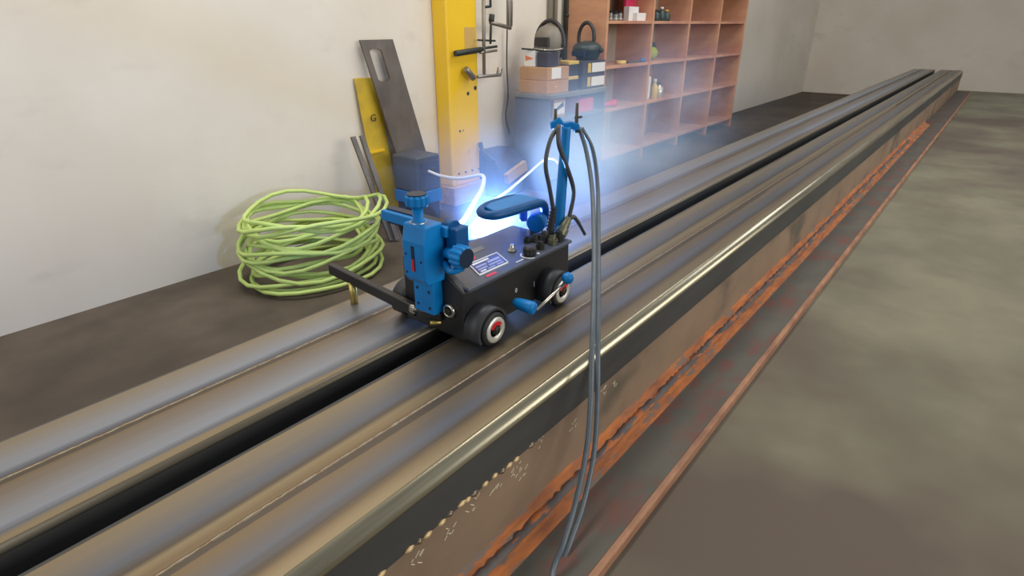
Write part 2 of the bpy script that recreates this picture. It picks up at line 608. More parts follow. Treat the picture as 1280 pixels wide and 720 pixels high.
# body: side walls taper slightly towards the lid
bo = MB()
bo.prism([(BX0, BY0, BZ0), (BX0, BY1, BZ0), (BX0, BY1, LZ), (BX0, BY0 + .002, LZ)], (BX1 - BX0, 0, 0))
body = bo.build('body', 'black_paint', T, .004)
B((BX0 + .002, BY0 - .003, LZ), (BX1 + .002, BY1 + .003, LZ + .006)).build('lid', 'lid_paint', T, .002)
lid_top = LZ + .006
# front shoulder that carries the slide
fs_ = MB()
fs_.prism([(BX0 - .006, BY0 + .002, BZ0 - .004), (BX0 - .006, BY1 - .002, BZ0 - .004), (BX0 - .006, BY1 - .002, .752), (BX0 - .006, BY0 + .052, .752), (BX0 - .006, BY0 + .002, .722)], (.016, 0, 0))
front = fs_.build('front_plate', 'black_paint', T, .002)
# pivot ring and bolts on the front plate
p = onx(.591, 563, 388)
m = MB().lathe((.591, p.y, p.z), (-1, 0, 0), [(0, .0125), (.004, .0125), (.006, .011), (.006, .0075), (.003, .0075)], 20)
m.build('pivot_ring', 'chrome', front)
MB().lathe((.591, p.y, p.z), (-1, 0, 0), [(0, .0065), (.007, .0065), (.009, .005)], 6, False).build('hex_bolt', 'hub_dark', front)
p = onx(.591, 547, 402)
MB().cyl((.594, p.y - .006, p.z), (.580, p.y + .006, p.z), .0045, ch=.001).build('brass_bolt', 'brass', front)

# wheels and fenders
WR = .0285
for (wx, near) in ((.622, True), (.811, True), (.622, False), (.811, False)):
    yo = .530 if near else .742
    s = 1 if near else -1
    wc = Vector((wx, yo, TOP + WR))
    ax = (0, s, 0)
    wh = MB().lathe(wc, ax, [(.001, WR - .010), (0, WR - .006), (.002, WR - .001), (.005, WR), (.021, WR), (.025, WR - .003)], 36).build('wheel', 'rubber', T)
    MB().lathe(wc, ax, [(.003, .0115), (-.0008, .0125), (-.002, .0145), (-.002, .0210), (.001, .0222)], 36).build('rim', 'rim_silver', wh)
    # red sector of the rim
    n = 12
    ring = [(wx + math.cos(math.radians(35 + 120 * i / n)) * .0150, TOP + WR + math.sin(math.radians(35 + 120 * i / n)) * .0150) for i in range(n + 1)]
    ring += [(wx + math.cos(math.radians(155 - 120 * i / n)) * .0085, TOP + WR + math.sin(math.radians(155 - 120 * i / n)) * .0085) for i in range(n + 1)]
    MB().prism([(x, yo - s * .0032, z) for x, z in ring], (0, s * .002, 0)).build('red_wheel_disc', 'red_paint', wh)
    MB().lathe(wc, ax, [(-.006, .004), (-.005, .0062), (-.0005, .0075), (.003, .0082)], 20).build('hub', 'hub_dark', wh)
    # fender: shell over the top of the wheel
    yi = BY0 if near else BY1
    ya = yo + s * .004
    n = 18
    outer = [(wx + math.cos(math.radians(a)) * (WR + .007), TOP + WR + math.sin(math.radians(a)) * (WR + .007)) for a in [-28 + (200 + 28 + 20) * i / n for i in range(n + 1)]] if False else \
            [(wx + math.cos(math.radians(12 + 196 * i / n)) * (WR + .007), TOP + WR + math.sin(math.radians(12 + 196 * i / n)) * (WR + .007)) for i in range(n + 1)]
    inn = [(wx + math.cos(math.radians(208 - 196 * i / n)) * (WR + .003), TOP + WR + math.sin(math.radians(208 - 196 * i / n)) * (WR + .003)) for i in range(n + 1)]
    MB().prism([(x, ya, z) for x, z in outer + inn], (0, yi - ya, 0), True).build('fender', 'fender', T)
# drop of the fender in front of the rear wheel, as one sloped cover
# magnet lever on the near side
p1 = ony(.512, 665, 385)
MB().lathe((p1.x, .548, p1.z), (0, -1, 0), [(0, .007), (.010, .0095), (.034, .0115), (.040, .010), (.042, .006)], 18).build('magnet_knob', 'blue_anod', T)
p2 = ony(.505, 711, 349)
MB().cyl((p1.x + .004, .506, p1.z - .004), (p2.x, .505, p2.z), .0028, seg=10).build('lever_rod', 'chrome', T)
MB().lathe((p2.x - .008, .512, p2.z), (.8, -.6, .2), [(0, .006), (.004, .010), (.013, .0105), (.018, .006)], 16).build('lever_ball', 'blue_anod', T)


def text(body_, size, material, parent, name, origin, xdir, ydir):
    cu = bpy.data.curves.new(name, 'FONT')
    cu.body = body_
    cu.size = size
    cu.extrude = size * .02
    tmp = bpy.data.objects.new('tmp_text', cu)
    col.objects.link(tmp)
    bpy.context.view_layer.update()
    me = bpy.data.meshes.new_from_object(tmp.evaluated_get(bpy.context.evaluated_depsgraph_get()))
    bpy.data.objects.remove(tmp)
    xd, yd = Vector(xdir).normalized(), Vector(ydir).normalized()
    zd = xd.cross(yd)
    m = MB()
    vs = [Vector(origin) + xd * v.co.x + yd * v.co.y + zd * v.co.z for v in me.vertices]
    m.add(vs, [tuple(pp.vertices) for pp in me.polygons])
    bpy.data.meshes.remove(me)
    return m.build(name, material, parent)


p = ony(BY0 - .0005, 644, 366)
text('0', .011, 'print_white', body, 'printed_mark', (p.x, BY0 - .0005, p.z), (1, 0, 0), (0, 0, 1))
p = ony(BY0 - .0005, 667, 357)
text('|', .011, 'print_white', body, 'printed_mark', (p.x, BY0 - .0005, p.z), (1, 0, 0), (0, 0, 1))

# lid: name plate, prints, switch, rotary knob
lp = [onz(lid_top, *q) for q in ((585, 331), (621, 316), (635, 327), (599, 345))]
u = (lp[1] - lp[0]); v = (lp[3] - lp[0])
MB().prism(lp, (0, 0, .0012)).build('name_plate', 'label_plate', T)
np_ = bpy.data.objects['name_plate']


def lidq(a, b, c, d, name, material, parent, h=.0018):
    q = [lp[0] + u * x + v * y for x, y in ((a, b), (c, b), (c, d), (a, d))]
    return MB().prism(q, (0, 0, h)).build(name, material, parent)


for (a, b, c, d) in ((0, 0, 1, .05), (0, .95, 1, 1), (0, 0, .025, 1), (.975, 0, 1, 1)):
    lidq(a, b, c, d, 'plate_border', 'print_white', np_)
for (a, b, c, d, k) in ((.08, .14, .62, .24, 'print_white'), (.50, .34, .92, .50, 'print_lilac'), (.10, .40, .44, .52, 'print_lilac'), (.10, .62, .40, .72, 'print_lilac'),
                        (.46, .60, .90, .70, 'print_lilac'), (.12, .80, .30, .87, 'print_white'), (.36, .80, .60, .87, 'print_lilac'), (.66, .78, .90, .86, 'print_lilac')):
    lidq(a, b, c, d, 'printed_line', k, np_)
lid = bpy.data.objects['lid']
lidq(.10, -.36, .34, -.20, 'red_print', 'print_red', lid, .0008)
lidq(.14, 1.16, .46, 1.30, 'red_print', 'print_red', lid, .0008)
lidq(.34, -.95, .82, -.62, 'pale_sticker', 'bench_top', lid, .0008)
p = onz(lid_top, 640, 314)
MB().lathe((p.x, p.y, lid_top), (0, 0, 1), [(0, .008), (.003, .008), (.004, .004), (.012, .004), (.014, .003)], 14).build('toggle_switch', 'chrome', lid)
p = onz(lid_top, 662, 319)
kp = p
MB().knurl((p.x, p.y, lid_top), (0, 0, 1), .017, .0120, 10).build('speed_dial', 'helmet_black', lid)
# white arc scale around the dial and its pointer stroke
n = 14
ring = [(p.x + math.cos(math.radians(100 + 150 * i / n)) * .017, p.y + math.sin(math.radians(100 + 150 * i / n)) * .017) for i in range(n + 1)]
ring += [(p.x + math.cos(math.radians(250 - 150 * i / n)) * .0145, p.y + math.sin(math.radians(250 - 150 * i / n)) * .0145) for i in range(n + 1)]
MB().prism([(x, y, lid_top) for x, y in ring], (0, 0, .0008)).build('dial_scale', 'print_white', lid)
MB().prism([(p.x + .014, p.y - .012, lid_top), (p.x + .020, p.y - .006, lid_top), (p.x + .012, p.y - .004, lid_top)], (0, 0, .0008)).build('dial_scale', 'print_white', lid)
a, b = onz(lid_top, 645, 328), onz(lid_top, 654, 324)
MB().bar(a, b, .002, .0012).build('dial_scale', 'print_white', lid)
for (px, py, r, h, mt) in ((675, 311, .008, .014, 'hub_dark'), (680, 302, .011, .020, 'helmet_black'), (690, 305, .009, .016, 'olive_metal'), (669, 302, .008, .014, 'helmet_black'), (659, 303, .007, .012, 'hub_dark'), (698, 301, .009, .018, 'hub_dark')):
    p = onz(lid_top, px, py)
    MB().lathe((p.x, p.y, lid_top), (.1, 0, 1), [(0, r), (h * .6, r), (h * .62, r * .75), (h, r * .7)], 12, False).build('connector_nut', mt, lid)

# handle: U loop with filled grip, bent down to the lid at the rear
HZ = .787
hh = MB()
loop = [(.902, .642, .735), (.905, .640, .765), (.893, .639, .784), (.86, .641, HZ), (.79, .648, HZ), (.766, .657, HZ), (.762, .672, HZ), (.775, .692, HZ), (.81, .703, HZ), (.87, .700, HZ),
        (.90, .697, .780), (.908, .696, .76), (.906, .694, .735)]
hh.tube(loop, .0085, 12, 6)
hd = hh.build('handle', 'blue_dark', T)
gp = [(.775, .662), (.785, .652), (.86, .645), (.892, .644), (.895, .695), (.86, .697), (.81, .699), (.785, .690)]
MB().prism([(x, y, HZ - .002) for x, y in gp], (0, 0, .009)).build('grip_plate', 'blue_anod', hd, .002)
p = ony(.655, 666, 275)
MB().lathe((p.x + .008, .646, p.z), (-.75, -.3, 0), [(0, .015), (.003, .0185), (.024, .0185), (.028, .016)], 20).build('handle_boss', 'blue_anod', T)
MB().cyl((p.x, .655, p.z), (p.x, .655, lid_top), .006).build('boss_post', 'blue_anod', T)

# mast with cable bracket
MX, MY = .906, .607
mt_ = ony(MY, 708, 158)
mb_ = ony(MY, 697, 292)
mast = MB().lathe((mb_.x, MY, .700), (mt_.x - mb_.x, 0, mt_.z - .70), [(0, .012), (.03, .012), (.05, .0105), (mt_.z - .70 - .005, .0088), (mt_.z - .70, .0088)], 18).build('mast', 'blue_anod', T)
B((BX1 - .004, MY - .016, .662), (mb_.x + .014, MY + .016, .712)).build('mast_bracket', 'blue_dark', T, .003)
rv = RGT.copy()
mc = Vector((mt_.x, MY, mt_.z))
br = MB()
br.prism([mc + rv * a + Vector((0, 0, z)) - FWD * 0 for a, z in ((-.028, -.006), (-.012, .004), (.004, -.004), (.024, -.008), (.024, .004), (.008, .008), (-.004, .006), (-.012, .016), (-.030, .006))],
         Vector((FWD.x, FWD.y, 0)).normalized() * .016)
brk = br.build('cable_bracket', 'blue_anod', mast, .002)
for a, z0, z1 in ((-.020, .006, .030), (.019, 0, .040)):
    q = mc + rv * a + Vector((FWD.x, FWD.y, 0)).normalized() * .008
    MB().lathe(q + Vector((0, 0, z0 - .012)), (0, 0, 1), [(0, .006), (.012, .0065), (.014, .0035), (z1 - z0 + .012, .0028)], 12).build('clamp_screw', 'helmet_black', brk)
q = mc + rv * .019 + Vector((FWD.x, FWD.y, 0)).normalized() * .008
MB().cyl(q + Vector((0, 0, .014)) - rv * .004, q + Vector((0, 0, .016)) + rv * .010, .0022, seg=8).build('clamp_screw', 'helmet_black', brk)

# ribbed cable boot and metal plug connectors at the rear of the lid
gb = ony(.600, 687, 296)
gt = ony(.602, 692, 262)
L = (gt - gb).length
prof = []
for i in range(9):
    t = i / 8
    prof += [(L * t, .0095 - .003 * t), (L * t + L * .05, .0095 - .003 * t), (L * t + L * .06, .0075 - .003 * t), (L * t + L * .115, .0075 - .003 * t)]
MB().lathe(gb, gt - gb, prof, 14, False).build('cable_boot', 'rubber', T)
ca = ony(.590, 697, 300)
cb = ony(.590, 711, 272)
L = (cb - ca).length
MB().lathe(ca, cb - ca, [(0, .009), (L * .2, .0095), (L * .22, .0115), (L * .5, .0115), (L * .52, .009), (L * .8, .008), (L, .006)], 14, False).build('plug_connector', 'olive_metal', T)
cc = ony(.585, 690, 304)
MB().lathe(cc, (1, 0, .5), [(0, .006), (.008, .0085), (.018, .0085), (.02, .006)], 12, False).build('plug_connector', 'olive_metal', T)
MB().tube([ony(.60, 708, 276), ony(.595, 716, 271), ony(.59, 722, 277), ony(.585, 731, 293)], .004, 8, 5,
          lambda t: .0055 - .0022 * t).build('clamp_lever', 'helmet_black', T)
# control leads that loop from the bracket to the lid
MB().tube([ony(.607, 699, 157), ony(.605, 688, 175), ony(.602, 682, 205), ony(.602, 687, 235), ony(.602, 692, 264)], .0040, 8, 7).build('control_lead', 'cable_dark', T)
MB().tube([ony(.600, 698, 158), ony(.592, 699, 182), ony(.590, 709, 210), ony(.590, 717, 240), ony(.590, 711, 274)], .0042, 8, 7).build('control_lead', 'cable_dark', T)

# cross slide at the front
S1 = B((.570, .613, .677), (.592, .657, .742)).build('slide_plate', 'blue_anod', T, .002)
for (yy, zz) in ((.622, .688), (.648, .690), (.622, .716), (.648, .718)):
    MB().lathe((.5705, yy, zz), (-1, 0, 0), [(0, .0028), (.0012, .0028)], 8).build('cap_screw', 'knob_face', S1)
sv = MB()
sv.prism([(.550, .606, .745), (.556, .606, .735), (.592, .606, .735), (.592, .606, .829), (.556, .606, .829), (.550, .606, .803)], (0, .047, 0))
vs_ = sv.build('vertical_slide', 'blue_anod', T, .0025)
B((.5490, .627, .757), (.5510, .633, .797)).build('scale_slot', 'knob_face', vs_)
B((.5482, .6275, .757), (.5502, .6325, .776)).build('scale_pointer', 'red_paint', vs_)
for (yy, zz) in ((.646, .782), (.613, .775), (.646, .752)):
    MB().lathe((.5505, yy, zz), (-1, 0, 0), [(0, .0022), (.0010, .0022)], 8).build('cap_screw', 'knob_face', vs_)
MB().knurl((.570, .635, .853), (0, 0, 1), .019, .0180, 12, .0018).build('slide_knob', 'blue_anod', T)
kn = bpy.data.objects['slide_knob']
MB().cyl((.570, .635, .8715), (.570, .635, .8730), .0150, seg=24).build('knob_cap', 'knob_face', kn)
MB().lathe((.570, .635, .828), (0, 0, 1), [(0, .011), (.003, .011), (.004, .0085), (.027, .0085)], 16).build('knob_shaft', 'blue_anod', kn)
MB().lathe((.570, .635, .8275), (0, 0, 1), [(0, .0125), (.0025, .0125)], 16).build('washer', 'chrome', kn)
# horizontal rail across the tractor
rl = B((.588, .596, .806), (.618, .745, .823)).build('cross_rail', 'blue_anod', T, .002)
B((.596, .600, .800), (.612, .740, .8255)).build('rail_insert', 'knob_face', rl, .001)
cr = B((.594, .580, .760), (.622, .604, .822)).build('cross_carriage', 'blue_dark', T, .003)
MB().lathe((.606, .594, .818), (0, 1, 0), [(0, .012), (.016, .012)], 18).build('end_roller', 'blue_dark', cr)
B((.592, .608, .752), (.612, .645, .806)).build('slide_bridge', 'blue_dark', T, .002)
MB().tube([(.590, .604, .765), (.584, .585, .757), (.598, .572, .762)], .0055, 8, 5).build('clamp_hook', 'blue_anod', T)
k2 = MB().knurl((.592, .583, .782), (0, -1, 0), .024, .0185, 12, .0018).build('cross_knob', 'blue_anod', T)
MB().cyl((.592, .5595, .782), (.592, .5580, .782), .0150, seg=24).build('knob_cap', 'knob_face', k2)
MB().cyl((.592, .60, .782), (.592, .582, .782), .009).build('knob_shaft', 'blue_anod', k2)
# torch carried by the rail on the weld side
ARC = Vector((.900, .800, TOP + .010))
tq = MB().tube([(.616, .732, .806), (.650, .752, .75), (.71, .785, .705), (.80, .80, .69), (.887, .80, .670)], .007, 12, 6).build('torch', 'black_paint', T)
MB().cyl((.886, .800, .676), (.897, .800, .652), .0085, .006).build('torch_nozzle', 'brass', tq)
# guide arm
ga = onx(.580, 521, 388)
gbp = onx(.580, 430, 343)
arm = MB().bar(ga, gbp + (gbp - ga) * .2, .013, .020).build('guide_arm', 'black_paint', T, .002)
MB().lathe(onx(.5735, 517, 386), (-1, 0, 0), [(0, .0085), (.003, .0085), (.003, .005), (.006, .005)], 14).build('pivot_bolt', 'chrome', arm)
MB().bar((.580, ga.y - .004, ga.z), (.592, .615, .668), .016, .014).build('arm_link', 'black_paint', arm, .002)
ge = onx(.580, 440, 352)
MB().cyl((.580, ge.y, TOP + .0005), (.580, ge.y, ge.z), .007).build('guide_roller', 'brass', arm)

# welding arc
arc = tag(MB().sphere(ARC, .004).build('welding_arc', 'arc_emit'), 'dazzling blue-white welding arc burning behind the tractor', 'welding arc')
ld = bpy.data.lights.new('arc_light', 'POINT')
ld.energy = 62.0
ld.color = (0.22, 0.45, 1.0)
ld.shadow_soft_size = .006
lo_ = bpy.data.objects.new('arc_light', ld)
col.objects.link(lo_)
lo_.location = ARC + Vector((.0, .0, .014))

# ------------------------------------------------------------------ cables in front
def deep(pts, r, name, material, label, cat, group=None):
    return tag(MB().tube(pts, r, 10, 8).build(name, material), label, cat, group)


cpath = [(724, 160, .598), (733, 190, .57), (740, 235, .53), (742.5, 300, .47), (742, 370, .41), (740, 440, .368), (738, 510, .345), (732, 570, .330), (719, 630, .318), (704, 680, .308), (690, 722, .300)]
tail = [Vector((.36, .235, .436)), Vector((.30, .17, .410)), Vector((.20, .10, .405)), Vector((.10, .05, .405)), Vector((-.5, -.2, .405))]
deep([ony(y, a, b) for a, b, y in cpath] + tail, .0040, 'welding_cable', 'cable_grey', 'slate grey welding cable draped in front of the beam, the straighter one of the pair', 'cable')
cpath2 = [(727, 160, .602), (741, 188, .582), (747, 235, .552), (748, 300, .492), (748, 370, .43), (747.5, 440, .385), (746.5, 510, .36), (742, 570, .342), (729, 630, .325), (712, 680, .314), (697, 722, .305)]
tail2 = [Vector((.38, .235, .436)), Vector((.32, .15, .410)), Vector((.23, .075, .405)), Vector((.13, .02, .405)), Vector((-.5, -.26, .405))]
deep([ony(y, a, b) for a, b, y in cpath2] + tail2, .0040, 'welding_cable', 'cable_grey', 'slate grey welding cable draped in front of the beam, bowed outward from its twin', 'cable')

# torch leads lit by the arc
w1 = [ony(2.35, 536, 214), ony(2.20, 552, 220), ony(1.9, 575, 223), ony(1.6, 602, 219), ony(1.35, 603, 234), ony(1.1, 590, 258), ony(.95, 575, 280), Vector((.80, .83, .712)), Vector((.735, .797, .700))]
deep(w1, .0075, 'wire_conduit', 'torch_white', 'pale wire conduit arching from the grey feeder box to the torch', 'conduit')
w2 = [ony(.66, 699, 205), ony(.72, 692, 199), ony(.78, 680, 200), ony(.80, 660, 217), ony(.82, 635, 238), ony(.84, 615, 252), ony(.83, 603, 268), Vector((.80, .80, .695))]
deep(w2, .0028, 'gas_hose', 'torch_white', 'thin pale gas hose looping from behind the mast down to the arc', 'hose')

# ------------------------------------------------------------------ background left
# column
CYF = 2.66
cx0 = ony(CYF, 559, 60).x
cx1 = ony(CYF, 597, 60).x
cl = thing('steel_column', 'bright yellow painted steel column standing against the cream wall', 'column', ((cx0 + cx1) / 2, 2.72, 0))
B((cx0, CYF, .12), (cx1, WY, 3.3)).build('column_shaft', 'yellow_paint', cl, .012, 3)
B((cx0 - .02, CYF - .03, 0), (cx1 + .02, WY, .12)).build('plinth', 'tan_wood', cl, .004)
for i in range(4):
    MB().lathe((cx0 + .06 + i * .065, CYF, .20), (0, -1, 0), [(0, .007), (.006, .006)], 8).build('bolt', 'hub_dark', cl)
for (px, py, r) in ((585, 117, .012), (575, 164, .008), (594, 110, .014), (579, 163, .005)):
    q = ony(CYF, px, py)
    MB().lathe((q.x, CYF + .001, q.z), (0, -1, 0), [(0, r), (.002, r)], 10).build('bolt_hole', 'hub_dark', cl)
q0, q1 = ony(CYF, 580, 34), ony(CYF, 594, 60)
B((q0.x, CYF - .0015, q1.z), (q1.x, CYF + .001, q0.z)).build('bare_patch', 'stain', cl)


def leaning(name, px4, ys, th, material, hole=None):
    """plate outlined in pixels; ys gives each corner's distance from the wall side"""
    P = [ony(y, a, b) for (a, b), y in zip(px4, ys)]
    off = Vector((0, th, 0))
    if not hole:
        return MB().prism(P, off)
    # ring between the outline and a slot
    H = [ony(y, a, b) for (a, b, y) in hole]
    return P, H, off


# slotted plate: outline in the plate's own plane
A = ony(2.735, 450, 50); Bq = ony(2.735, 491, 49); Cq = ony(2.655, 543, 225)
dn = (Cq - Bq)
Dq = A + dn
ex = (Bq - A)


def pl(s, t): return A + ex * s + dn * t


zfloor = (0 - A.z) / (dn.z)
outline = [(0, 0), (1, 0), (1, 1), (0, 1)]
m = MB()
bott = 1.10
while pl(1, bott).z > .004:
    bott += .005
hs = [(.36 + .20 * math.cos(math.radians(a)), .085 + .022 * math.sin(math.radians(a))) for a in range(180, 361, 30)][::1]
slot = [(.36 + .19 * math.cos(math.radians(a)), .075 - .02 * math.sin(math.radians(a))) for a in range(180, -1, -30)] + \
       [(.36 + .19 * math.cos(math.radians(a)), .245 - .02 * math.sin(math.radians(a))) for a in range(0, -181, -30)]
nrm = ex.cross(dn).normalized()
if nrm.y < 0:
    nrm = -nrm
th = nrm * .012
n = len(slot)
outer_ = [(0, .1), (0, 0), (.25, 0), (.4, 0), (.6, 0), (1, 0), (1, .1), (1, .3), (1, bott), (.6, bott), (.4, bott), (.25, bott), (0, bott), (0, .3)]
vs = [pl(*p) for p in slot] + [pl(*p) for p in outer_]
vs2 = [p + th for p in vs]
fs = []
for i in range(n):
    j = (i + 1) % n
    fs += [(i, j, n + j, n + i), (2 * n + i, 2 * n + j, 3 * n + j, 3 * n + i), (i, j, 2 * n + j, 2 * n + i), (n + i, n + j, 3 * n + j, 3 * n + i)]
m.add(vs + vs2, fs)
tag(m.build('slotted_plate', 'plate_grey'), 'tall grey steel plate with a long slot near its top, leaning on the wall', 'steel plate')
# yellow plate behind it
A2 = ony(2.762, 443, 98); B2 = ony(2.762, 470, 97); C2 = ony(2.72, 497, 243)
d2 = C2 - B2
k = 1.0
while (A2 + d2 * k).z > .004:
    k += .01
yp = thing('yellow_plate', 'worn yellow steel plate leaning behind the slotted grey plate', 'steel plate', ((A2 + d2 * k).x, 2.6, 0))
MB().prism([A2, B2, B2 + d2 * k, A2 + d2 * k], (0, .01, 0)).build('plate', 'yellow_worn', yp, .002)
q = ony(2.742, 463, 152)
text('G', .055, 'helmet_black', yp, 'painted_letter', (q.x, q.y - .005, q.z), (1, 0, 0), (.18, .2, 1))
q = ony(2.58, 462, 190)
MB().bar(ony(2.728, 463, 191), ony(2.728, 480, 187), .012, .012).build('handle', 'yellow_paint', yp)
# thin bars
for i, (a, b) in enumerate((((441, 171), (466, 238)), ((449, 169), (472, 236)))):
    p0, p1 = ony(2.66, *a), ony(2.54, *b)
    d = (p1 - p0)
    k = (0.012 - p0.z) / d.z
    tag(MB().bar(p0 + Vector((0, .0 - .02 * i, 0)), p0 + d * k + Vector((0, -.02 * i, 0)), .028, .012, up=(0, 1, 0)).build('flat_bar', 'bar_steel'),
        ('thin grey steel flat bar on the wall standing clear of the yellow plate', 'thin grey steel flat bar leaning right beside the yellow plate')[i], 'steel bar', 'steel flat bars leaning on the wall')

# feeder box
fy = 2.40
fc = ony(fy, 524, 258)
fx, fz = fc.x, fc.z
ztop = ony(fy, 524, 197).z
back = fy
while True:
    back += .005
    q = Vector((fx, back, ztop)) - CAM
    if 640 + F * q.dot(RGT) / q.dot(FWD) < 490 or back > WY - .02:
        break
xr = ony(fy, 551, 220).x
fd = thing('wire_feeder', 'dark grey feeder box with a blue base standing by the yellow column', 'feeder box', ((fx + xr) / 2, (fy + back) / 2, fz))
B((fx, fy, fz + .07), (xr, back, ztop)).build('case', 'box_grey', fd, .012, 3)
B((fx - .003, fy - .003, fz), (xr + .003, back, fz + .07)).build('base', 'box_blue', fd, .004)
q = ony(fy - .004, 540, 213)
MB().lathe((q.x, fy + .01, q.z), (0, -1, 0), [(0, .018), (.03, .016), (.034, .012)], 12).build('outlet', 'helmet_black', fd)
B((fx + .03, fy - .006, ztop - .10), (xr - .02, fy + .01, ztop - .03)).build('front_panel', 'dark_box', fd, .003)

sb = thing('timber_block', 'dark brown timber block under the feeder box', 'block', ((fx + xr) / 2, (fy + back) / 2, 0))
for k in range(2):
    B((fx + .01, fy + .01 + k * (back - fy - .09), 0), (xr - .01, fy + .08 + k * (back - fy - .09), fz)).build('bearer', 'dark_lump', sb, .004)

# green hose coil
hc = MB()
pts = []
cxh, cyh = 1.47, 2.40
for i in range(17 * 22):
    t = i / 22
    a = 2 * math.pi * t
    lap = int(t)
    rnd = random.Random(lap)
    rr = .30 + .05 * rnd.uniform(-1, 1)
    tilt = rnd.uniform(-.10, .22)
    ox, oy = rnd.uniform(-.05, .05), rnd.uniform(-.04, .03)
    f = t - lap
    rn2 = random.Random(lap + 1)
    f2 = f * f * (3 - 2 * f)
    rr2 = .30 + .05 * rn2.uniform(-1, 1)
    tilt2 = rn2.uniform(-.10, .22)
    ox2, oy2 = rn2.uniform(-.05, .05), rn2.uniform(-.04, .03)
    rr = rr + (rr2 - rr) * f2
    tilt = tilt + (tilt2 - tilt) * f2
    ox = ox + (ox2 - ox) * f2
    oy = oy + (oy2 - oy) * f2
    x = cxh + ox + math.cos(a) * rr * 1.05
    y = cyh + oy + math.sin(a) * rr * .82
    base = .012 + .0185 * t
    z = max(.011, base + tilt * rr * math.sin(a) * min(1, t / 5) + .02 * math.sin(a * 3 + lap) * min(1, t / 4))
    pts.append((x, min(y, WY - .03), z))
hc.tube(pts, .0095, 8, 1)
tag(hc.build('coiled_hose', 'hose_green'), 'pale green hose coiled in a loose heap on the floor', 'hose')

# dark stock and plank by the column
q0 = ony(2.62, 603, 190)
sx0, sx1 = cx1 + .03, ony(2.36, 687, 119).x - .06
MB().prism([(sx0, 2.50, 0), (sx0, 2.76, 0), (sx0, 2.76, .30), (sx0, 2.62, .31), (sx0, 2.50, .22)], (sx1 - sx0, 0, 0)).build('steel_offcut', 'dark_lump', None, .03, 3)
o = bpy.data.objects['steel_offcut']
tag(o, 'dark steel offcut block on the floor between column and bench', 'steel block')
MB().bar((sx0 + .02, 2.475, .14), (sx1 - .05, 2.475, .20), .03, .07).build('wood_plank', 'tan_wood')
tag(bpy.data.objects['wood_plank'], 'short tan wooden plank leaning on the dark steel offcut', 'plank')

# clamps hung beside the column
cly = 2.625


def clamp_bar(name, label, parts):
    t = None
    for (nm, a, b, r, mt) in parts:
        pa, pb = ony(cly, *a), ony(cly, *b)
        if t is None:
            t = thing(name, label, 'clamp', (pa.x, cly, min(pa.z, pb.z)), 'clamps hung beside the column')
        MB().cyl(pa, pb, r, seg=10, ch=.001).build(nm, mt, t)
    return t


c1 = clamp_bar('bar_clamp', 'long steel bar clamp hung beside the yellow column with a black grip', [
    ('bar', (604, -40), (605, 93), .011, 'clamp_steel'), ('fixed_jaw', (597, 96), (622, 94), .010, 'clamp_steel'),
    ('grip', (569, 67), (601, 62), .017, 'clamp_dark'), ('sliding_jaw', (600, 61), (621, 58), .008, 'clamp_dark'), ('sliding_jaw', (600, 66), (621, 63), .008, 'clamp_steel'),
    ('pressure_pad', (623, 95), (625, 85), .018, 'clamp_steel'), ('pressure_pad', (592, 98), (582, 86), .020, 'clamp_steel'), ('crossbar', (597, 50), (619, 51), .006, 'clamp_dark'),
    ('upper_jaw', (604, 9), (613, 8), .008, 'clamp_dark'), ('upper_jaw', (613, -6), (613, 9), .008, 'clamp_dark')])
c2 = clamp_bar('bar_clamp', 'short steel screw clamp with a black knob hung on the cream wall', [
    ('bar', (635, -40), (635, 33), .011, 'clamp_steel'), ('bar', (640, -40), (639, 33), .009, 'clamp_steel'), ('arm', (613, 28), (638, 35), .013, 'clamp_steel'),
    ('screw', (614, 22), (613, 55), .008, 'clamp_dark'), ('screw_knob', (615, 18), (614, 27), .018, 'clamp_dark')])
tag(MB().tube([ony(2.74, 634, 34), ony(2.74, 633.5, 80), ony(2.74, 635, 120), ony(2.74, 632, 145), ony(2.72, 637, 168)], .005, 8, 6).build('hanging_cord', 'cable_dark'),
    'thin dark cord hanging down the cream wall behind the bench', 'cord')
# black hose stub beside the column
tag(MB().tube([ony(2.64, 600, 178), ony(2.62, 603, 188), ony(2.58, 610, 196), ony(2.56, 618, 202)], .014, 8, 5).build('hose_stub', 'helmet_black'),
    'short black hose end curling over the dark offcut beside the column', 'hose')

# ------------------------------------------------------------------ bench and things on it
BYF = 2.36
bc = ony(BYF, 687, 119)
bx0, bz = bc.x, bc.z
bx1 = ony(2.40, 759, 40).x - .03
BYB = 2.66
bn = thing('workbench', 'blue-grey steel workbench with open shelf under a boxed top', 'workbench', ((bx0 + bx1) / 2, 2.5, 0))
B((bx0 - .01, BYF - .015, bz - .03), (bx1, BYB, bz)).build('worktop', 'bench_top', bn, .004)
B((bx0, BYF, 0), (bx0 + .02, BYB, bz - .03)).build('end_panel', 'bench_grey', bn, .003)
B((bx1 - .03, BYF, 0), (bx1 - .01, BYB, bz - .03)).build('end_panel', 'bench_grey', bn, .003)
B((bx0 + .02, BYB - .02, .02), (bx1 - .03, BYB, bz - .03)).build('back_panel', 'bench_grey', bn)
SH = bz - .16
B((bx0 + .02, BYF + .005, SH - .02), (bx1 - .03, BYB - .02, SH)).build('shelf', 'bench_grey', bn)
B((bx0 + .02, BYF + .005, .06), (bx1 - .03, BYB - .02, .08)).build('shelf', 'bench_grey', bn)


def pxbox(x0px, x1px, yfront, ytop_px, zbase, depth, refy=None):
    """box on a shelf: front-left and front-right pixel columns on plane Y=yfront"""
    a = ony(yfront, x0px, ytop_px)
    b = ony(yfront, x1px, ytop_px)
    return (a.x, yfront, zbase), (b.x, yfront + depth, a.z)


